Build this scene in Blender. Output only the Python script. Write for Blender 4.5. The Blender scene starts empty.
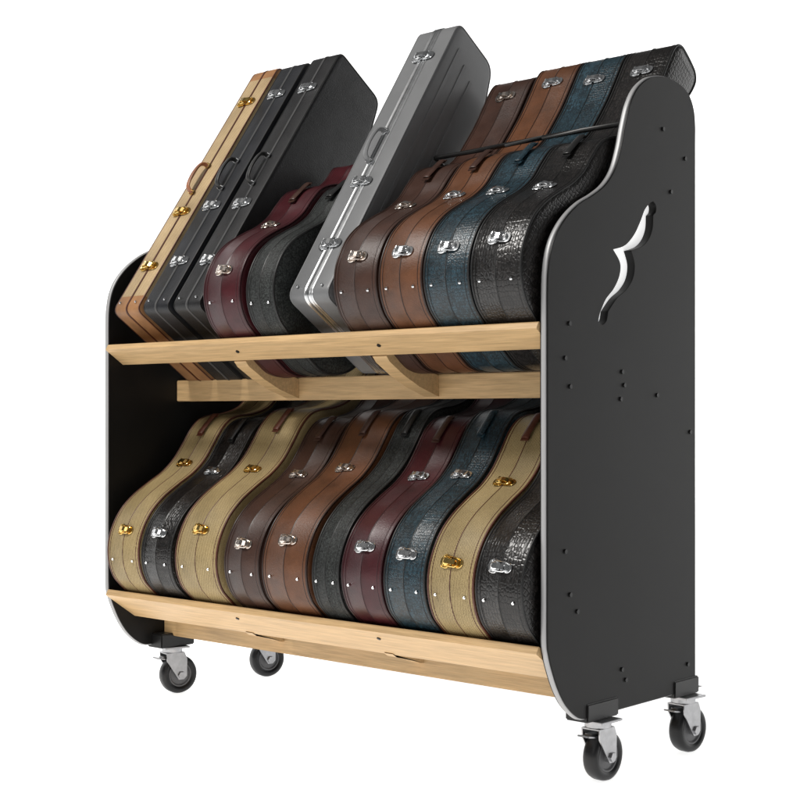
import bpy, math, random
from mathutils import Vector, Matrix
random.seed(4)
S = bpy.context.scene
COL = S.collection
S.view_settings.view_transform = 'Standard'
S.view_settings.look = 'None'
S.view_settings.exposure = 0

# ------------------------------------------------------------------ materials
def new_mat(name):
    m = bpy.data.materials.new(name); m.use_nodes = True
    nt = m.node_tree; b = nt.nodes['Principled BSDF']
    return m, nt, b
def setp(b, **k):
    for n, v in k.items():
        b.inputs[n.replace('_', ' ')].default_value = v
def N(nt, t, **k):
    n = nt.nodes.new(t)
    for a, v in k.items(): setattr(n, a, v)
    return n
def objcoord(nt, scale=(1, 1, 1)):
    tc = N(nt, 'ShaderNodeTexCoord'); mp = N(nt, 'ShaderNodeMapping')
    mp.inputs['Scale'].default_value = scale
    nt.links.new(tc.outputs['Object'], mp.inputs['Vector'])
    return mp.outputs['Vector'], tc
def ramp(nt, fac, c0, c1, p0=0.0, p1=1.0):
    r = N(nt, 'ShaderNodeValToRGB')
    r.color_ramp.elements[0].position = p0; r.color_ramp.elements[1].position = p1
    r.color_ramp.elements[0].color = (*c0, 1); r.color_ramp.elements[1].color = (*c1, 1)
    nt.links.new(fac, r.inputs['Fac']); return r.outputs['Color']
def bump(nt, b, h, strength, dist=0.001):
    bp = N(nt, 'ShaderNodeBump'); bp.inputs['Strength'].default_value = strength
    bp.inputs['Distance'].default_value = dist
    nt.links.new(h, bp.inputs['Height']); nt.links.new(bp.outputs['Normal'], b.inputs['Normal'])
def noise(nt, vec, scale, detail=4, rough=0.55):
    n = N(nt, 'ShaderNodeTexNoise'); n.inputs['Scale'].default_value = scale
    n.inputs['Detail'].default_value = detail; n.inputs['Roughness'].default_value = rough
    nt.links.new(vec, n.inputs['Vector']); return n.outputs['Fac']
def mix(nt, a, b_, fac, mode='MIX'):
    m = N(nt, 'ShaderNodeMixRGB', blend_type=mode)
    for sock, v in (('Color1', a), ('Color2', b_), ('Fac', fac)):
        if isinstance(v, (int, float)): m.inputs[sock].default_value = v
        elif isinstance(v, tuple): m.inputs[sock].default_value = (*v, 1)
        else: nt.links.new(v, m.inputs[sock])
    return m.outputs['Color']
def sc(c, k): return tuple(x * k for x in c)

def leather(name, c, rough=0.38, spec=0.5, bs=0.35, coat=0.0, speckle=0):
    m, nt, b = new_mat(name); v, _ = objcoord(nt)
    big = noise(nt, v, 9, 6, .62); col = ramp(nt, big, sc(c, 0.5), sc(c, 1.4), 0.3, 0.72)
    if speckle:
        col = mix(nt, col, ramp(nt, noise(nt, v, 230, 3, .7), (.25, .25, .25), (speckle,)*3, .42, .64), 1.0, 'MULTIPLY')
    nt.links.new(col, b.inputs['Base Color'])
    fine = noise(nt, v, 260, 4, 0.65); bump(nt, b, fine, bs, 0.0015)
    rr = N(nt, 'ShaderNodeMapRange'); rr.inputs['To Min'].default_value = rough - .08; rr.inputs['To Max'].default_value = rough + .16
    nt.links.new(noise(nt, v, 26, 4), rr.inputs['Value']); nt.links.new(rr.outputs[0], b.inputs['Roughness'])
    setp(b, Specular_IOR_Level=spec, Coat_Weight=coat)
    return m
def croc(name, c, scale=55, rough=0.25, lo=0.25, hi=1.5, bs=.6, bd=.0015, rnd=.75):
    m, nt, b = new_mat(name); v, _ = objcoord(nt, (1.35, 1.0, 0.8))
    vo = N(nt, 'ShaderNodeTexVoronoi', feature='DISTANCE_TO_EDGE'); vo.inputs['Scale'].default_value = scale
    vo.inputs['Randomness'].default_value = rnd
    nt.links.new(v, vo.inputs['Vector'])
    col = ramp(nt, vo.outputs['Distance'], sc(c, lo), sc(c, 1.1), 0.0, 0.16)
    v2 = N(nt, 'ShaderNodeTexVoronoi'); v2.inputs['Scale'].default_value = scale; v2.inputs['Randomness'].default_value = rnd
    nt.links.new(v, v2.inputs['Vector'])
    bw = N(nt, 'ShaderNodeRGBToBW'); nt.links.new(v2.outputs['Color'], bw.inputs[0])
    var = ramp(nt, bw.outputs[0], (.6, .6, .6), (hi, hi, hi), 0.2, 0.8)
    col = mix(nt, col, var, 1.0, 'MULTIPLY')
    col = mix(nt, col, ramp(nt, noise(nt, v, 10, 5), (.6, .6, .6), (1.4, 1.4, 1.4), .3, .7), 1.0, 'MULTIPLY')
    nt.links.new(col, b.inputs['Base Color'])
    r = N(nt, 'ShaderNodeMapRange'); r.inputs['From Max'].default_value = 0.2
    nt.links.new(vo.outputs['Distance'], r.inputs['Value'])
    bump(nt, b, r.outputs[0], bs, bd)
    setp(b, Roughness=rough, Specular_IOR_Level=0.5)
    return m
def tweed(name, c, dark, ends=None, L=0.9):
    m, nt, b = new_mat(name); v, tc = objcoord(nt)
    w = N(nt, 'ShaderNodeTexWave', wave_type='BANDS', bands_direction='DIAGONAL'); w.inputs['Scale'].default_value = 140
    w.inputs['Distortion'].default_value = 2.5; w.inputs['Detail'].default_value = 2
    nt.links.new(v, w.inputs['Vector'])
    f = mix(nt, w.outputs['Fac'], noise(nt, v, 400, 2, .7), 0.6)
    col = ramp(nt, f, dark, c, 0.25, 0.68)
    col = mix(nt, col, ramp(nt, noise(nt, v, 7, 5), (.66, .64, .60), (1.12, 1.1, 1.06), .3, .7), 1.0, 'MULTIPLY')
    if ends:
        sp = N(nt, 'ShaderNodeSeparateXYZ'); nt.links.new(tc.outputs['Object'], sp.inputs[0])
        lo = N(nt, 'ShaderNodeMath', operation='LESS_THAN'); lo.inputs[1].default_value = 0.05
        hi = N(nt, 'ShaderNodeMath', operation='GREATER_THAN'); hi.inputs[1].default_value = L - 0.035
        nt.links.new(sp.outputs['Z'], lo.inputs[0]); nt.links.new(sp.outputs['Z'], hi.inputs[0])
        ad = N(nt, 'ShaderNodeMath', operation='ADD'); nt.links.new(lo.outputs[0], ad.inputs[0]); nt.links.new(hi.outputs[0], ad.inputs[1])
        endc = ramp(nt, noise(nt, v, 14, 5), sc(ends, .7), sc(ends, 1.25), .3, .7)
        col = mix(nt, col, endc, ad.outputs[0])
    nt.links.new(col, b.inputs['Base Color'])
    bump(nt, b, f, 0.5, 0.0008)
    setp(b, Roughness=0.5, Specular_IOR_Level=0.3)
    return m
def metal(name, c, rough=0.16):
    m, nt, b = new_mat(name); v, _ = objcoord(nt)
    nt.links.new(ramp(nt, noise(nt, v, 60, 3), sc(c, .8), c, .3, .7), b.inputs['Base Color'])
    setp(b, Metallic=1.0, Roughness=rough); return m
def flat(name, c, rough=0.5, spec=0.4, var=0.25, sc_=14, bs=0.1):
    m, nt, b = new_mat(name); v, _ = objcoord(nt)
    nt.links.new(ramp(nt, noise(nt, v, sc_, 5), sc(c, 1 - var), sc(c, 1 + var), .3, .7), b.inputs['Base Color'])
    bump(nt, b, noise(nt, v, 420, 3), bs, 0.0006)
    setp(b, Roughness=rough, Specular_IOR_Level=spec); return m
def wood(name, c):
    m, nt, b = new_mat(name); v, _ = objcoord(nt, (1.2, 22, 22))
    g = noise(nt, v, 5, 8, 0.65)
    col = ramp(nt, g, sc(c, .72), sc(c, 1.12), .3, .72)
    v2, _ = objcoord(nt, (3, 160, 160))
    col = mix(nt, col, ramp(nt, noise(nt, v2, 4, 3), (.86, .83, .78), (1.05, 1.05, 1.05), .35, .6), 1.0, 'MULTIPLY')
    nt.links.new(col, b.inputs['Base Color']); bump(nt, b, g, 0.15, 0.0008)
    setp(b, Roughness=0.42, Specular_IOR_Level=0.4); return m

M = {}
M['cream'] = tweed('cream_tweed_cloth', (.56, .43, .26), (.27, .185, .095), (.30, .15, .065))
M['tweed'] = tweed('gold_tweed_cloth', (.45, .35, .18), (.17, .122, .054))
M['maroon'] = leather('maroon_vinyl', (.048, .008, .011), .31, .45, .3)
M['brown'] = leather('chestnut_vinyl', (.112, .043, .018), .36, .42, .45)
M['dkbrown'] = leather('dark_brown_vinyl', (.048, .022, .015), .34, .42, .45)
M['tan'] = leather('tan_leather', (.26, .10, .045), .4)
M['black'] = leather('black_tolex', (.009, .009, .010), .42, .4, .6)
M['bluegray'] = leather('blue_black_tolex', (.010, .011, .014), .42, .4, .6)
M['charcoal'] = leather('charcoal_vinyl', (.024, .027, .026), .5, .3, .8, 0, 1.7)
M['teal'] = croc('teal_snakeskin', (.013, .032, .044), 160, .36, .35, 1.5, .5, .0006, .55)
M['croc'] = croc('black_crocodile', (.0115, .0100, .0094), 100, .31, .35, 1.4, .5, .0009, .55)
M['abs'] = flat('gray_moulded_plastic', (.155, .158, .162), .36, .42, .08, 8, .3)
M['pipe_brown'] = leather('brown_piping', (.09, .026, .013), .4)
M['pipe_black'] = flat('black_piping', (.012, .012, .012), .4)
M['pipe_gray'] = flat('gray_piping', (.09, .09, .09), .4)
M['pipe_tanline'] = flat('dark_brown_piping', (.026, .012, .008), .35)
M['pipe_wine'] = flat('wine_piping', (.030, .006, .008), .35)
M['gold'] = metal('gold_plate', (.95, .66, .22), .18)
M['chrome'] = metal('chrome', (.90, .91, .92), .18)
M['copper'] = metal('aged_nickel', (.84, .75, .68), .2)
M['alu'] = metal('aluminium', (.70, .71, .72), .3)
M['zinc'] = metal('zinc_plated_steel', (.48, .48, .49), .34)
M['trim'] = flat('silver_edge_moulding', (.40, .40, .405), .5, .5, .03, 3, 0)
for n_ in M['trim'].node_tree.nodes:
    if n_.type == 'BSDF_PRINCIPLED': n_.inputs['Metallic'].default_value = .35
M['panel'] = flat('black_laminate', (.0085, .0083, .0082), .42, .18, .15, 3, .2)
M['wood'] = wood('maple_wood', (.63, .425, .215))
M['rubber'] = flat('black_rubber', (.010, .010, .011), .38, .4)
M['hub'] = flat('grey_plastic_hub', (.13, .13, .135), .4)
M['blackm'] = flat('black_steel', (.008, .008, .008), .35, .4)
m, nt, b = new_mat('white_glow_plate'); v, _ = objcoord(nt)
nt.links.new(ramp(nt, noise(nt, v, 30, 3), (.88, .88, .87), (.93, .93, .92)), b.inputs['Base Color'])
setp(b, Roughness=.5, Emission_Strength=.6); b.inputs['Emission Color'].default_value = (1, 1, 1, 1)  # glows by emission, standing in for bright background seen through the slot
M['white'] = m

# ------------------------------------------------------------------ mesh helpers
def obj_from(name, verts, faces, mats, midx=None, smooth=True, ang=35):
    me = bpy.data.meshes.new(name); me.from_pydata([tuple(v) for v in verts], [], faces)
    for m in mats: me.materials.append(m)
    if midx:
        for p, i in zip(me.polygons, midx): p.material_index = i
    me.validate(); me.update()
    if smooth:
        for p in me.polygons: p.use_smooth = True
        try: me.set_sharp_from_angle(angle=math.radians(ang))
        except Exception: pass
    o = bpy.data.objects.new(name, me); COL.objects.link(o); return o
class MB:
    def __init__(s): s.v = []; s.f = []; s.m = []
    def add(s, vs, fs, mi=0):
        o = len(s.v); s.v += [Vector(v) for v in vs]
        s.f += [[i + o for i in f] for f in fs]; s.m += [mi] * len(fs)
    def box(s, a, b, mi=0, bev=0.0, M4=None):
        x0, y0, z0 = a; x1, y1, z1 = b; e = min(bev, (x1-x0)/2.01, (y1-y0)/2.01, (z1-z0)/2.01)
        if e <= 0:
            vs = [(x, y, z) for z in (z0, z1) for y in (y0, y1) for x in (x0, x1)]
            fs = [(0, 2, 3, 1), (4, 5, 7, 6), (0, 1, 5, 4), (2, 6, 7, 3), (0, 4, 6, 2), (1, 3, 7, 5)]
        else:
            import bmesh
            bm = bmesh.new(); bmesh.ops.create_cube(bm, size=1)
            for v in bm.verts:
                v.co = Vector(((x0+x1)/2 + v.co.x*(x1-x0), (y0+y1)/2 + v.co.y*(y1-y0), (z0+z1)/2 + v.co.z*(z1-z0)))
            bmesh.ops.bevel(bm, geom=list(bm.edges), offset=e, segments=2, affect='EDGES')
            bm.verts.index_update()
            vs = [v.co.copy() for v in bm.verts]; fs = [[v.index for v in f.verts] for f in bm.faces]; bm.free()
        if M4: vs = [M4 @ Vector(v) for v in vs]
        s.add(vs, fs, mi)
    def cyl(s, c, axis, r, h, n=24, mi=0, prof=None, sx=1.0):
        axis = Vector(axis).normalized(); up = Vector((0, 0, 1)) if abs(axis.z) < .9 else Vector((1, 0, 0))
        a = axis.cross(up).normalized(); b = axis.cross(a)
        prof = prof or [(0, -h/2), (r*.92, -h/2), (r, -h/2 + r*.08), (r, h/2 - r*.08), (r*.92, h/2), (0, h/2)]
        vs = []; fs = []
        for (rr, t) in prof:
            for k in range(n):
                an = 2*math.pi*k/n
                vs.append(Vector(c) + axis*t + (a*math.cos(an) + b*math.sin(an)*sx)*max(rr, 1e-5))
        for i in range(len(prof)-1):
            for k in range(n):
                fs.append((i*n+k, i*n+(k+1) % n, (i+1)*n+(k+1) % n, (i+1)*n+k))
        s.add(vs, fs, mi)
    def tube(s, pts, r, n=8, closed=False, mi=0, flatx=1.0, side=Vector((1, 0, 0)), cap=True):
        P = [Vector(p) for p in pts]; L = len(P); vs = []; fs = []
        for i in range(L):
            t = (P[(i+1) % L] - P[i-1]) if closed else (P[min(i+1, L-1)] - P[max(i-1, 0)])
            t.normalize()
            u = side - t*side.dot(t)
            if u.length < 1e-4: u = Vector((0, 0, 1)) - t*t.z
            u.normalize(); w = t.cross(u)
            for k in range(n):
                an = 2*math.pi*k/n
                vs.append(P[i] + u*math.cos(an)*r*flatx + w*math.sin(an)*r)
        for i in range(L if closed else L-1):
            j = (i+1) % L
            for k in range(n):
                fs.append((i*n+k, i*n+(k+1) % n, j*n+(k+1) % n, j*n+k))
        if not closed and cap:
            fs.append(list(range(n))[::-1]); fs.append([(L-1)*n+k for k in range(n)])
        s.add(vs, fs, mi)
    def obj(s, name, mats, smooth=True, ang=35):
        import bmesh
        o = obj_from(name, s.v, s.f, mats, s.m, False)
        bm = bmesh.new(); bm.from_mesh(o.data); bmesh.ops.recalc_face_normals(bm, faces=list(bm.faces)); bm.to_mesh(o.data); bm.free()
        if smooth:
            for p in o.data.polygons: p.use_smooth = True
            o.data.set_sharp_from_angle(angle=math.radians(ang))
        return o
def catmull(pts, seg=6, closed=False):
    out = []; n = len(pts)
    rng = range(n) if closed else range(n-1)
    for i in rng:
        g = lambda k: Vector(pts[k % n]) if closed else Vector(pts[max(0, min(n-1, k))])
        p0, p1, p2, p3 = g(i-1), g(i), g(i+1), g(i+2)
        for k in range(seg):
            t = k/seg
            out.append(0.5*((2*p1)+(-p0+p2)*t+(2*p0-5*p1+4*p2-p3)*t*t+(-p0+3*p1-3*p2+p3)*t**3))
    if not closed: out.append(Vector(pts[-1]))
    return out
def resample(pts, d, closed=True):
    P = list(pts) + ([pts[0]] if closed else [])
    acc = [0]
    for i in range(1, len(P)): acc.append(acc[-1] + (P[i]-P[i-1]).length)
    n = max(8, int(acc[-1]/d)); out = []; j = 0
    for k in range(n if closed else n+1):
        t = acc[-1]*k/n
        while j < len(P)-2 and acc[j+1] < t: j += 1
        e = acc[j+1]-acc[j]; out.append(P[j].lerp(P[j+1], (t-acc[j])/e if e > 0 else 0))
    return out
def normals2(P):
    n = len(P); out = []
    ar = sum(P[i].x*P[(i+1) % n].y - P[(i+1) % n].x*P[i].y for i in range(n))
    sg = 1 if ar > 0 else -1
    for i in range(n):
        t = P[(i+1) % n]-P[i-1]; t.normalize(); out.append(Vector((t.y, -t.x))*sg)
    return out
def tag(o, label, cat, group=None):
    o['label'] = label; o['category'] = cat
    if group: o['group'] = group

# ------------------------------------------------------------------ setting: white studio sheet and backdrop, both glowing by emission
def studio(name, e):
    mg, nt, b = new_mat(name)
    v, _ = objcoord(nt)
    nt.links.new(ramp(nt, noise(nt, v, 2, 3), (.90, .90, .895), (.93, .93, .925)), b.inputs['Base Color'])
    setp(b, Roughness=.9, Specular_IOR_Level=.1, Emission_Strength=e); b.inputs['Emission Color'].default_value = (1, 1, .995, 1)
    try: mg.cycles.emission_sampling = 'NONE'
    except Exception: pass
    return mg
FLOOR = -0.009
g = obj_from('ground', [(-40, -8, FLOOR), (8, -8, FLOOR), (8, 30, FLOOR), (-40, 30, FLOOR)], [(0, 1, 2, 3)], [studio('white_glow_floor', .85)], smooth=False)  # floor glows by itself, so contact shadows wash out
g['kind'] = 'structure'
vs = []; fs = []
arc = [(-16, -4), (-14, 2), (-11, 7), (-7, 11), (-2, 13), (4, 13), (9, 11)]
hs = [FLOOR-.01, 1, 4, 9]
for (x, y) in arc:
    for z in hs: vs.append((x, y, z))
for i in range(len(arc)-1):
    for k in range(len(hs)-1):
        a = i*len(hs)+k; fs.append((a, a+len(hs), a+len(hs)+1, a+1))
bd = obj_from('backdrop', vs, fs, [studio('white_glow_backdrop', .98)])  # emissive wall added to keep the background white under a dim world
bd['kind'] = 'structure'

# ------------------------------------------------------------------ rack
W = 1.5
rack = bpy.data.objects.new('guitar_case_rack', None); rack.location = (-W/2, .3, FLOOR); COL.objects.link(rack)
tag(rack, 'black two-tier guitar case rack with maple rails on casters', 'storage rack')
bpy.context.view_layer.update()
def rp(o, p=rack):
    o.parent = p; o.matrix_parent_inverse = Matrix.Translation((W/2, -.3, -FLOOR))
def rp2(o, p): o.parent = p

prof = [(0, .32), (0, .45), (0, .70), (0, .95), (0, 1.04), (.003, 1.085), (.013, 1.126), (.033, 1.162), (.068, 1.199), (.115, 1.232), (.170, 1.258), (.215, 1.285), (.250, 1.322),
        (.274, 1.372), (.291, 1.425), (.311, 1.474), (.343, 1.516), (.393, 1.547), (.455, 1.560), (.515, 1.556), (.558, 1.540), (.582, 1.510), (.59, 1.47), (.59, 1.40), (.59, 1.0), (.59, .6), (.59, .2),
        (.59, .146), (.588, .140), (.582, .139), (.40, .139), (.25, .139), (.16, .139), (.115, .143), (.071, .173), (.040, .212), (.017, .257), (.005, .29)]
prof = resample(catmull([(a, c) for a, c in prof], 8, True), .006)
# slot: slim brace shape, two crescents meeting in a sharp point, small hooks at the ends
hL = catmull([(.190, 1.006), (.212, 1.036), (.244, 1.062), (.266, 1.092), (.268, 1.120), (.240, 1.147)], 8)[:-1] + \
     catmull([(.240, 1.147), (.288, 1.160), (.324, 1.186), (.350, 1.218), (.368, 1.246), (.388, 1.264)], 8)[:-1]
hR = catmull([(.388, 1.264), (.404, 1.270), (.417, 1.261), (.416, 1.247), (.405, 1.238)], 6)[:-1] + \
     catmull([(.405, 1.238), (.402, 1.208), (.386, 1.182), (.358, 1.163), (.314, 1.150)], 8)[:-1] + \
     catmull([(.314, 1.150), (.328, 1.120), (.320, 1.088), (.294, 1.062), (.256, 1.040), (.222, 1.010)], 8)[:-1] + \
     catmull([(.222, 1.010), (.216, .990), (.200, .980), (.184, .986), (.190, 1.006)], 6)[:-1]
hole = hL + hR
def make_panel(x0, x1):
    cu = bpy.data.curves.new('side_panel', 'CURVE'); cu.dimensions = '2D'; cu.fill_mode = 'BOTH'
    cu.extrude = (x1-x0)/2 - .0008; cu.bevel_depth = .0008; cu.bevel_resolution = 1
    for pts in (prof, hole):
        sp = cu.splines.new('POLY'); sp.points.add(len(pts)-1); sp.use_cyclic_u = True
        for i, p in enumerate(pts): sp.points[i].co = (p.x, p.y, 0, 1)
    tmp = bpy.data.objects.new('tmp', cu); COL.objects.link(tmp)
    dg = bpy.context.evaluated_depsgraph_get()
    me = bpy.data.meshes.new_from_object(tmp.evaluated_get(dg)); me.name = 'side_panel'
    bpy.data.objects.remove(tmp)
    for vv in me.vertices:
        x, y, z = vv.co; vv.co = (z + (x0+x1)/2, x, y)
    me.materials.clear(); me.materials.append(M['panel'])
    o = bpy.data.objects.new('side_panel', me); COL.objects.link(o); rp(o)
    nn = normals2(prof); mb = MB(); xc = (x0+x1)/2
    vs = []; n = len(prof)
    SEC = ((-.0062, 0), (-.0057, .0018), (-.0038, .0028), (.0038, .0028), (.0057, .0018), (.0062, 0))
    for p, q in zip(prof, nn):
        for dx, e in SEC:
            vs.append((xc+dx, p.x+q.x*(e+.0008), p.y+q.y*(e+.0008)))
    fs = []
    for i in range(n):
        j = (i+1) % n
        for k in range(5): fs.append((i*6+k, i*6+k+1, j*6+k+1, j*6+k))
    mb.add(vs, fs); t = mb.obj('edge_trim', [M['trim']], ang=60); rp2(t, o)
    nh = normals2(hole)
    big = [h_ + q*.002 for h_, q in zip(hole, nh)]
    xi = x0-.0016 if x0 > -1 else x1+.0001
    mb = MB(); nb = len(big)
    mb.add([(xi, p.x, p.y) for p in big] + [(xi+.0015, p.x, p.y) for p in big], [list(range(nb)), list(range(nb, 2*nb))[::-1]] + [(i, (i+1) % nb, nb+(i+1) % nb, nb+i) for i in range(nb)])
    rp2(mb.obj('slot_insert', [M['white'] if x0 > -1 else M['blackm']], smooth=False), o)  # white plate glows in place of background showing through
    return o
pr = make_panel(-.020, 0); pl = make_panel(-W, -W+.018)
for y, z in [(.075, .977), (.06, .904), (.078, .845), (.276, .88), (.284, .851), (.27, .82), (.42, .83), (.566, .745), (.446, 1.44), (.543, 1.385), (.48, 1.30), (.06, .50), (.078, .408), (.104, .37), (.29, .20), (.275, .225), (.555, .20)]:
    mb = MB(); mb.cyl((.001, y, z), (1, 0, 0), .0050, .005, 16); rp2(mb.obj('bolt', [M['blackm']]), pr)

def prism(poly, x0, x1, mb, mi=0):
    n = len(poly); vs = [(x0, y, z) for y, z in poly] + [(x1, y, z) for y, z in poly]
    fs = [list(range(n)), list(range(n, 2*n))[::-1]] + [(i, (i+1) % n, n+(i+1) % n, n+i) for i in range(n)]
    mb.add(vs, fs, mi)
XA, XB = -W+.0185, -.0205
for dz in (-.005, -.677):
    up = dz > -.1
    e = 0 if up else .040
    mb = MB(); prism([(-.013, .969+dz), (-.010, .9665+dz), (.046+e, .929+dz-e*.70), (.050+e, .9305+dz-e*.70), (.057+e, .944+dz-e*.70), (.0555+e, .946+dz-e*.70), (-.003, .983+dz), (-.006, .981+dz)], XA, XB, mb)
    o = mb.obj('front_shelf_rail', [M['wood']], ang=20); rp(o)
    for bx in (-1.0, -.516):
        b2 = MB(); nrm = Vector((0, -.549, -.836)); b2.cyl(Vector((bx+.03, .014, .9505+dz)) + nrm*.001, nrm, .005, .004, 16); rp2(b2.obj('bolt', [M['blackm']]), o)
    mb = MB()
    if up: mb.box((XA, .236, .824), (XB, .258, .884), 0, .002)
    else: mb.box((XA, .190, .160), (XB, .210, .209), 0, .002)
    rp(mb.obj('back_shelf_rail', [M['wood']]))
    for bx in (-1.0, -.516):
        mb = MB()
        if up:
            curve = [(.012, .9450), (.060, .9080), (.110, .8780), (.165, .8520), (.2355, .8290)]
            prism([(.048, .9215)] + [(.058, .930), (.2355, .880)] + curve[:0:-1], bx-.022, bx+.022, mb)
        else: prism([(.078, .227), (.092, .218), (.103, .224), (.1895, .203), (.1895, .192), (.175, .194)], bx-.014, bx+.014, mb)
        rp(mb.obj('shelf_bracket', [M['wood']], ang=25))
    mb = MB(); zb = 1.215 if up else .80
    mb.box((XA, .566, zb), (XB, .586, zb+.04), 0, .002); rp(mb.obj('back_support_bar', [M['blackm']]))
mb = MB(); mb.box((XA, .575, .17), (XB, .583, .795), 0, .001); rp(mb.obj('added_dark_backing', [M['panel']]))  # unseen black sheet added to absorb light behind the lower cases
mb = MB(); mb.tube([(-.60, .346, 1.432), (-.46, .330, 1.430), (-.36, .326, 1.432), (-.25, .325, 1.435), (-.14, .328, 1.438), (-.0205, .336, 1.440)], .0058, 10)
mb.tube([(-.60, .346, 1.432), (-.606, .42, 1.40), (-.606, .570, 1.24)], .005, 8)
rp(mb.obj('neck_strap', [M['blackm']]))

def caster(x, y, yaw, block_x):
    mb = MB()
    mb.box((block_x[0], y-.062, .128), (block_x[1], min(y+.058, .602), .168), 0, .003)
    blk = mb.obj('caster_mount', [M['blackm']]); rp(blk)
    R = Matrix.Translation((x, y, 0)) @ Matrix.Rotation(yaw, 4, 'Z')
    mb = MB()
    mb.box((-.038, -.038, .1225), (.038, .038, .1275), 0, .001)
    mb.cyl((0, 0, .116), (0, 0, 1), .029, .014, 28)
    mb.cyl((0, 0, .109), (0, 0, 1), .023, .006, 24)
    off = .018; hw = .0225; wz = .045; r = .054
    for s in (-1, 1):
        poly = [(-.028, .109), (.028, .109), (.036, .090), (off+.017, wz-.004), (off+.008, wz-.013), (off-.008, wz-.013), (off-.017, wz), (-.026, .087)]
        prism(poly, s*hw-.0015, s*hw+.0015, mb)
    mb.box((-hw-.0012, -.028, .1065), (hw+.0012, .028, .1100), 0, .001)
    mb.cyl((0, off, wz), (1, 0, 0), .006, .054, 16)
    for s in (-1, 1): mb.cyl((s*.0265, off, wz), (1, 0, 0), .0105, .006, 6)
    f = mb.obj('caster', [M['zinc']]); f.data.transform(R); rp(f)
    mb = MB()
    mb.cyl((0, off, wz), (1, 0, 0), r, .03, 64, prof=[(.034, -.014), (.038, -.0178), (.046, -.0185), (.0515, -.0155), (.054, -.008), (.054, .008), (.0515, .0155), (.046, .0185), (.038, .0178), (.034, .014)])
    t = mb.obj('tyre', [M['rubber']], ang=50); t.data.transform(R); rp2(t, f)
    mb = MB()
    mb.cyl((0, off, wz), (1, 0, 0), r, .03, 40, prof=[(.001, -.0195), (.011, -.0195), (.013, -.012), (.028, -.011), (.031, -.0148), (.0345, -.0148), (.0345, .0148), (.031, .0148), (.028, .011), (.013, .012), (.011, .0195), (.001, .0195)])
    h = mb.obj('rim', [M['hub']]); h.data.transform(R); rp2(h, f)
    mb = MB()
    mb.box((-.016, -.070, .080), (.016, -.026, .0835), 0, .0012, Matrix.Translation((0, 0, .004)) @ Matrix.Rotation(-.18, 4, 'X'))
    mb.box((-.009, -.036, .092), (.009, -.012, .100), 0, .001)
    l = mb.obj('brake_lever', [M['zinc']]); l.data.transform(R); rp2(l, f)
caster(-.012, .20, math.radians(-2), (-.055, .004))
caster(-.012, .555, math.radians(-6), (-.055, .004))
caster(-W+.03, .21, math.radians(-14), (-W-.004, -W+.06))
caster(-W+.03, .555, math.radians(-14), (-W-.004, -W+.06))

# ------------------------------------------------------------------ hardware meshes
def mesh_latch(mat, k):
    mb = MB()
    mb.cyl((-.015, 0, .001), (0, 0, 1), .0145, .0022, 28, sx=1.0)
    mb.box((-.022, -.0125, 0), (-.002, .0125, .0023), 0, .001)
    mb.box((.002, -.0105, 0), (.020, .0105, .0023), 0, .001)
    mb.cyl((.018, 0, .001), (0, 0, 1), .0105, .0022, 24)
    mb.cyl((-.012, 0, .003), (0, 0, 1), .0095, .004, 24, prof=[(.0098, -.001), (.0096, .002), (.0075, .0048), (.004, .0062), (.0001, .0066)])
    pts = [(-.020, .0035), (-.012, .0085), (-.003, .0100), (.005, .0088), (.010, .0055)]
    for a, c in zip(pts[:-1], pts[1:]):
        L = math.hypot(c[0]-a[0], c[1]-a[1]); an = math.atan2(c[1]-a[1], c[0]-a[0])
        mm = Matrix.Translation((a[0], 0, a[1])) @ Matrix.Rotation(-an, 4, 'Y')
        mb.box((-.0006, -.0055, -.001), (L+.0006, .0055, .001), 0, .0006, mm)
    loop = [(.0, -.0095, .0045), (.012, -.0095, .0045), (.018, -.006, .0045), (.018, .006, .0045), (.012, .0095, .0045), (.0, .0095, .0045), (-.014, .0095, .004), (-.014, -.0095, .004)]
    mb.tube(loop, .0015, 6, True, side=Vector((0, 0, 1)))
    mb.box((.0155, -.005, .002), (.0205, .005, .0078), 0, .001)
    mb.cyl((-.018, 0, .004), (0, 1, 0), .0032, .022, 12)
    o = mb.obj('latch', [mat]); me = o.data; bpy.data.objects.remove(o)
    me.transform(Matrix.Scale(k, 4)); return me
LATCH = {k: mesh_latch(M[k], 1.08) for k in ('gold', 'chrome', 'copper')}
LATCHB = {k: mesh_latch(M[k], 1.25) for k in ('gold', 'chrome')}
def mesh_handle(mat, met, Lh, top):
    mb = MB(); h = Lh/2; low = top < .015
    pts = catmull([(0, -h, .004), (0, -h*.95, .004+top*.45), (0, -h*.72, .004+top*.83), (0, 0, .004+top), (0, h*.72, .004+top*.83), (0, h*.95, .004+top*.45), (0, h, .004)], 5)
    mb.tube(pts, .0036 if low else .0046, 10, flatx=2.9 if low else 2.1)
    w = .0115 if low else .011
    for s in (-1, 1):
        mb.box((-w, s*h-.007, 0), (w, s*h+.007, .0028), 0 if low else 1, .001)
        if not low: mb.tube([(-.0125, s*h, .003), (-.0125, s*h, .009), (.0125, s*h, .009), (.0125, s*h, .003)], .0017, 8, False, 1, side=Vector((0, 1, 0)))
    o = mb.obj('handle', [mat, met]); me = o.data; bpy.data.objects.remove(o); return me
HC = {}
def handle_mesh(a, c, top, Lh):
    if (a, c, top) not in HC: HC[(a, c, top)] = mesh_handle(M[a], M[c], Lh, top)
    return HC[(a, c, top)]
mb = MB(); mb.cyl((0, 0, .001), (0, 0, 1), .0045, .004, 14, prof=[(.0036, -.001), (.0036, .0012), (.0028, .0022), (.0001, .0027)])
_o = mb.obj('foot_stud', [M['chrome']]); STUD = _o.data; bpy.data.objects.remove(_o)

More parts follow.
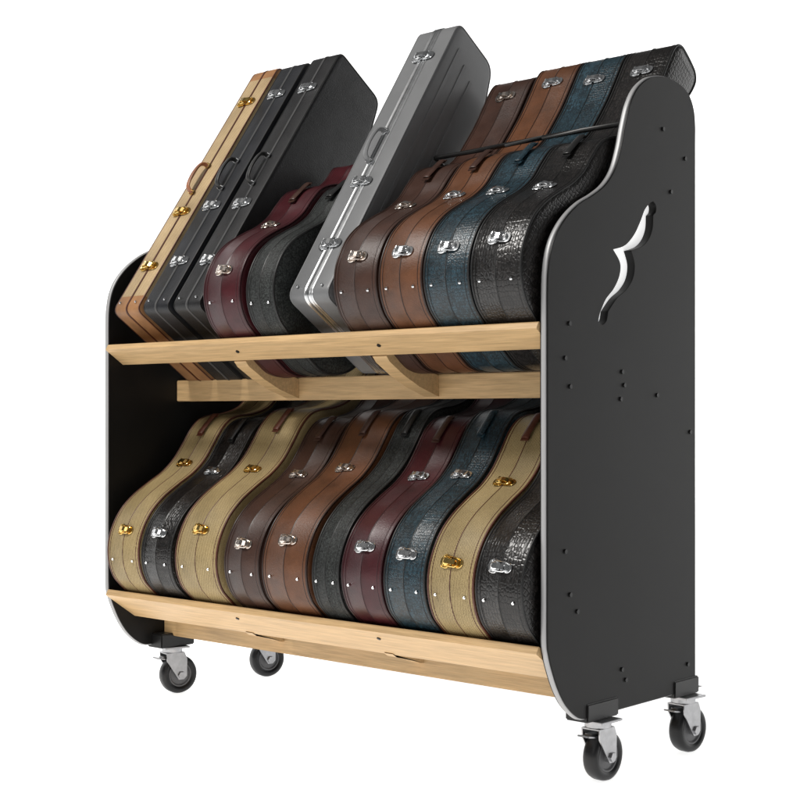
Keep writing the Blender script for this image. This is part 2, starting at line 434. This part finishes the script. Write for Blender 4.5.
# ------------------------------------------------------------------ case outlines (Y = width, Z = length)
AC = [(0, .06), (.008, .105), (.036, .148), (.08, .179), (.14, .194), (.20, .188), (.26, .166), (.31, .144), (.36, .131), (.41, .130), (.46, .125), (.50, .104), (.53, .078), (.56, .056), (.60, .046), (.64, .044),
      (.72, .046), (.79, .054), (.84, .060), (.872, .057), (.888, .042), (.892, .02)]
ACS = AC[:15] + [(.645, .046), (.665, .036), (.67, .015)]
FULL = {.26: .168, .31: .149, .36: .140, .41: .142, .46: .146, .50: .139, .53: .119, .56: .088, .60: .058}
def acoustic(k=1.0, wk=1.0, short=False, full=False):
    T = ACS if short else AC
    if full: T = [(s, FULL.get(s, h)) for s, h in T]
    L = [(-h*wk, s*k) for s, h in T]
    R = [(h*wk, s*k) for s, h in reversed(T)]
    return resample([Vector(p) for p in catmull(L + R, 6, True)], .009)
def roundpoly(P, rads):
    out = []; n = len(P)
    for i in range(n):
        p = Vector(P[i]); a = Vector(P[i-1])-p; c = Vector(P[(i+1) % n])-p; r = rads[i]
        a.normalize(); c.normalize(); A = p+a*r; C = p+c*r
        for k in range(7):
            t = k/6; out.append(A*(1-t)**2 + p*2*t*(1-t) + C*t*t)
    return out
def boxy(Wb, Wt, L, r=.025):
    P = [(-Wb/2, 0), (-Wb/2, L), (-Wb/2+Wt, L), (Wb/2, L*.42), (Wb/2, 0)]
    return resample(roundpoly(P, [r, r, r*1.2, .08, r]), .007)

def make_case(kind, tier, x0, t, mat, pipe, hard, label, k=1.0, wk=1.0, latches=None, handle=None, hmat='pipe_brown', Wb=.335, Wt=.30, L=.912, dy=0, dz=0, roll=0, phi=None, rr=.025, stripe=None, short=False, band=None):
    if kind == 'ac':
        P = acoustic(k, wk, short, tier == 0); ph = math.radians(phi or 40); org = (.044+dy, .957+dz-(.006 if tier else 0))
        lo = .095; up = .312 if tier else .33
        if latches is None: latches = [lo, up] if short else [lo, up, .80]
        if handle is None: handle = .45 if tier else .47
    else:
        P = boxy(Wb, Wt, L, rr); ph = math.radians(phi or 35)
        org = (-.03+Wb/2*math.cos(ph)+dy, 1.065-Wb/2*math.sin(ph)+dz)
        latches = latches or [.155, .353, .774]; handle = handle or .466
    if tier == 0: org = (org[0], org[1]-.675)
    nn = normals2(P); n = len(P); h = t/2
    if kind == 'ac':
        lay = [(-h-.003, .034), (-h-.001, .014), (-h+.001, .006), (-h+.005, .001), (-h+.009, 0), (-.0035, 0), (-.0015, -.0010), (-.0006, .0022), (.0006, .0022), (.0015, -.0010), (.0035, 0), (h-.009, 0), (h-.005, .001), (h-.001, .006), (h+.001, .014), (h+.003, .034)]
    else:
        lay = [(-h, .012), (-h+.0012, .005), (-h+.004, .0012), (-h+.008, 0), (-.004, 0), (-.0025, .0018), (.0025, .0018), (.004, 0), (h-.008, 0), (h-.004, .0012), (h-.0012, .005), (h, .012)]
    vs = []
    for x, ins in lay:
        for p, q in zip(P, nn):
            vs.append((x, p.x-q.x*ins, p.y-q.y*ins))
    fs = []
    for i in range(len(lay)-1):
        for j in range(n):
            fs.append((i*n+j, i*n+(j+1) % n, (i+1)*n+(j+1) % n, (i+1)*n+j))
    fs.append(list(range(n))); fs.append([(len(lay)-1)*n+j for j in range(n)])
    mb = MB(); mb.add(vs, fs)
    if stripe:
        for s in (-1, 1):
            for a, c in (((-Wb/2+.035, .05), (-Wb/2+.049, L-.06)), ((-Wb/2+.075, .05), (-Wb/2+.089, L-.08)), ((-Wb/2+.115, .05), (-Wb/2+.129, L-.10))):
                mb.box((s*h-.002, a[0], a[1]), (s*h+.002, c[0], c[1]), 0, .0018)
    o = mb.obj('guitar_case', [M[mat]], ang=30)
    o.location = (x0+t/2, org[0], org[1]); o.rotation_euler = (-ph, math.radians(roll), 0)
    tag(o, label, 'guitar case', 'guitar cases stored in the rack')
    mb = MB()
    for s in (-1, 1):
        mb.tube([Vector((s*(h-.0025), p.x-q.x*.002, p.y-q.y*.002)) for p, q in zip(P, nn)], .0030 if kind == 'ac' else .0020, 8, True)
        if kind == 'ac':
            mb.tube([Vector((s*(h-.0125), p.x+q.x*.0001, p.y+q.y*.0001)) for p, q in zip(P, nn)], .0009, 6, True)
    c = mb.obj('piping', [M[pipe]], ang=60); c.parent = o
    mb = MB(); vs = []; fs = []
    bandm = band or pipe
    if kind == 'ac': SEC = ((-.0014, -.0008), (-.0010, .0012), (0, .0016), (.0010, .0012), (.0014, -.0008))
    elif bandm == 'alu':
        SEC = ((-.0150, -.001), (-.0150, .0010), (-.0125, .0024), (-.0100, .0010), (-.0070, .0010), (-.0045, .0026), (-.0015, .0026), (-.0010, -.0005), (.0010, -.0005), (.0015, .0026), (.0045, .0026), (.0070, .0010), (.0100, .0010), (.0125, .0024), (.0150, .0010), (.0150, -.001))
    else: SEC = ((-.0030, -.001), (-.0030, .0012), (-.0008, .0016), (-.0008, -.0005), (.0008, -.0005), (.0008, .0016), (.0030, .0012), (.0030, -.001))
    ns = len(SEC)
    for p, q in zip(P, nn):
        for dx, e in SEC: vs.append((dx, p.x+q.x*e, p.y+q.y*e))
    for i in range(n):
        j = (i+1) % n
        for m_ in range(ns-1): fs.append((i*ns+m_, i*ns+m_+1, j*ns+m_+1, j*ns+m_))
    mb.add(vs, fs)
    c = mb.obj('closing_band', [M[bandm]], ang=30); c.parent = o
    front = [(i, p) for i, p in enumerate(P) if nn[i].x < -.35]
    def place(me, name, s, dx=0, sgn=1, lean=0, spin=0):
        i, p = min(front, key=lambda ip: abs(ip[1].y-s))
        q = nn[i]; Z = Vector((0, q.x, q.y)); X = Vector((1, 0, 0))*sgn; Y = Z.cross(X)
        mt = Matrix.Identity(4)
        for r_ in range(3): mt[r_][0] = X[r_]; mt[r_][1] = Y[r_]; mt[r_][2] = Z[r_]
        mt.translation = Vector((dx, p.x, p.y)) + Z*(.0014 if bandm != 'alu' else .0026)
        mt = mt @ Matrix.Rotation(math.radians(lean), 4, 'Y') @ Matrix.Rotation(math.radians(spin), 4, 'Z')
        ob = bpy.data.objects.new(name, me); COL.objects.link(ob); ob.parent = o; ob.matrix_local = mt
    j = .013 if kind == 'ac' else .004
    for s in latches: place((LATCH if kind == 'ac' else LATCHB)[hard], 'latch', s*k + random.uniform(-j, j), spin=random.uniform(-3, 3))
    if handle > 0:
        if kind == 'ac': place(handle_mesh(hmat, hard, .0015, .076), 'handle', handle*k)
        else: place(handle_mesh(hmat, hard, .024, .10), 'handle', handle*k, lean=-22)
    for d in (-1, 1): place(STUD, 'foot_stud', .03*k, d*(h*.62))
    return o

# upper tier
make_case('box', 1, -1.430, .106, 'cream', 'pipe_brown', 'gold', 'cream tweed rectangular guitar case with tan leather ends', hmat='tan', Wt=.30, L=.912, band='pipe_brown')
make_case('box', 1, -1.306, .104, 'bluegray', 'pipe_black', 'chrome', 'slim black rectangular guitar case with chrome latches', hmat='pipe_black', Wt=.24, L=.905, band='pipe_gray')
make_case('box', 1, -1.180, .106, 'black', 'pipe_black', 'chrome', 'black rectangular guitar case beside a maroon case', hmat='pipe_black', Wt=.20, L=.912, band='pipe_gray')
make_case('ac', 1, -1.030, .136, 'maroon', 'pipe_wine', 'copper', 'glossy maroon curved guitar case on the upper shelf', hmat='dkbrown', short=True, k=.97)
make_case('ac', 1, -.874, .098, 'charcoal', 'pipe_black', 'chrome', 'narrow charcoal curved guitar case beside a maroon case', k=.95, wk=.97, hmat='pipe_black', short=True, latches=[], handle=.45)
make_case('box', 1, -.748, .132, 'abs', 'abs', 'chrome', 'gray moulded plastic guitar case with aluminium closing band', hmat='abs', Wt=.17, L=.888, stripe=True, rr=.03, band='alu', phi=33.6)
make_case('ac', 1, -.572, .134, 'dkbrown', 'pipe_tanline', 'copper', 'dark brown curved guitar case beside a gray case', hmat='dkbrown', k=.985)
make_case('ac', 1, -.432, .128, 'brown', 'pipe_tanline', 'chrome', 'chestnut brown curved guitar case on the upper shelf', hmat='dkbrown', k=1.01)
make_case('ac', 1, -.300, .128, 'teal', 'pipe_black', 'chrome', 'teal snakeskin curved guitar case on the upper shelf', hmat='teal', k=1.01)
make_case('ac', 1, -.168, .134, 'croc', 'pipe_black', 'chrome', 'black crocodile guitar case beside the end panel, upper shelf', hmat='pipe_black', k=1.01)
# lower tier
make_case('ac', 0, -1.430, .136, 'tweed', 'pipe_brown', 'gold', 'gold tweed guitar case with brown piping beside end panel', hmat='pipe_brown', k=1.05)
make_case('ac', 0, -1.286, .122, 'croc', 'pipe_black', 'chrome', 'black crocodile guitar case between two tweed cases', hmat='pipe_black', k=1.03, wk=.98)
make_case('ac', 0, -1.146, .162, 'tweed', 'pipe_brown', 'gold', 'wide gold tweed guitar case with brown piping', hmat='pipe_brown', k=1.09)
make_case('ac', 0, -.955, .126, 'dkbrown', 'pipe_tanline', 'copper', 'dark brown curved guitar case on the lower shelf', hmat='dkbrown', k=1.03, roll=.6)
make_case('ac', 0, -.818, .154, 'brown', 'pipe_tanline', 'copper', 'brown curved guitar case on the lower shelf', hmat='dkbrown', k=1.08)
make_case('ac', 0, -.649, .088, 'charcoal', 'pipe_black', 'chrome', 'narrow charcoal curved guitar case between brown and maroon cases', hmat='pipe_black', k=1.10, wk=.98, latches=[], handle=.46)
make_case('ac', 0, -.549, .124, 'maroon', 'pipe_wine', 'chrome', 'glossy maroon curved guitar case on the lower shelf', hmat='dkbrown', k=1.04)
make_case('ac', 0, -.418, .122, 'teal', 'pipe_black', 'chrome', 'teal snakeskin curved guitar case on the lower shelf', hmat='teal', k=1.08, roll=-.5)
make_case('ac', 0, -.290, .130, 'tweed', 'pipe_brown', 'gold', 'gold tweed guitar case beside a teal case', hmat='pipe_brown', k=1.05)
make_case('ac', 0, -.155, .124, 'croc', 'pipe_black', 'chrome', 'black crocodile guitar case beside the end panel, lower shelf', hmat='pipe_black', k=1.0, short=True)

# ------------------------------------------------------------------ light
w = bpy.data.worlds.new('World'); S.world = w; w.use_nodes = True
w.node_tree.nodes['Background'].inputs[0].default_value = (1, 1, 1, 1)
w.node_tree.nodes['Background'].inputs[1].default_value = .10
def area(name, loc, tgt, size, power, col=(1, 1, 1)):
    l = bpy.data.lights.new(name, 'AREA'); l.size = size; l.energy = power; l.color = col
    o = bpy.data.objects.new(name, l); o.location = loc; COL.objects.link(o)
    o.rotation_euler = (Vector(tgt)-Vector(loc)).to_track_quat('-Z', 'Y').to_euler()
area('key_light', (-1.4, -2.1, 3.95), (-.75, .2, .9), .9, 135, (1, .972, .935))
area('fill_light', (.2, -3.8, 2.4), (-.75, .1, .6), 1.2, 15, (1, .98, .96))

# ------------------------------------------------------------------ camera
cam = bpy.data.cameras.new('Camera'); co = bpy.data.objects.new('Camera', cam); COL.objects.link(co)
co.location = (1.731, -2.390, .785); co.rotation_euler = (math.radians(90), 0, math.radians(41.84))
cam.sensor_width = 36; cam.lens = 64.2; cam.shift_y = .01875; cam.clip_end = 200
S.camera = co
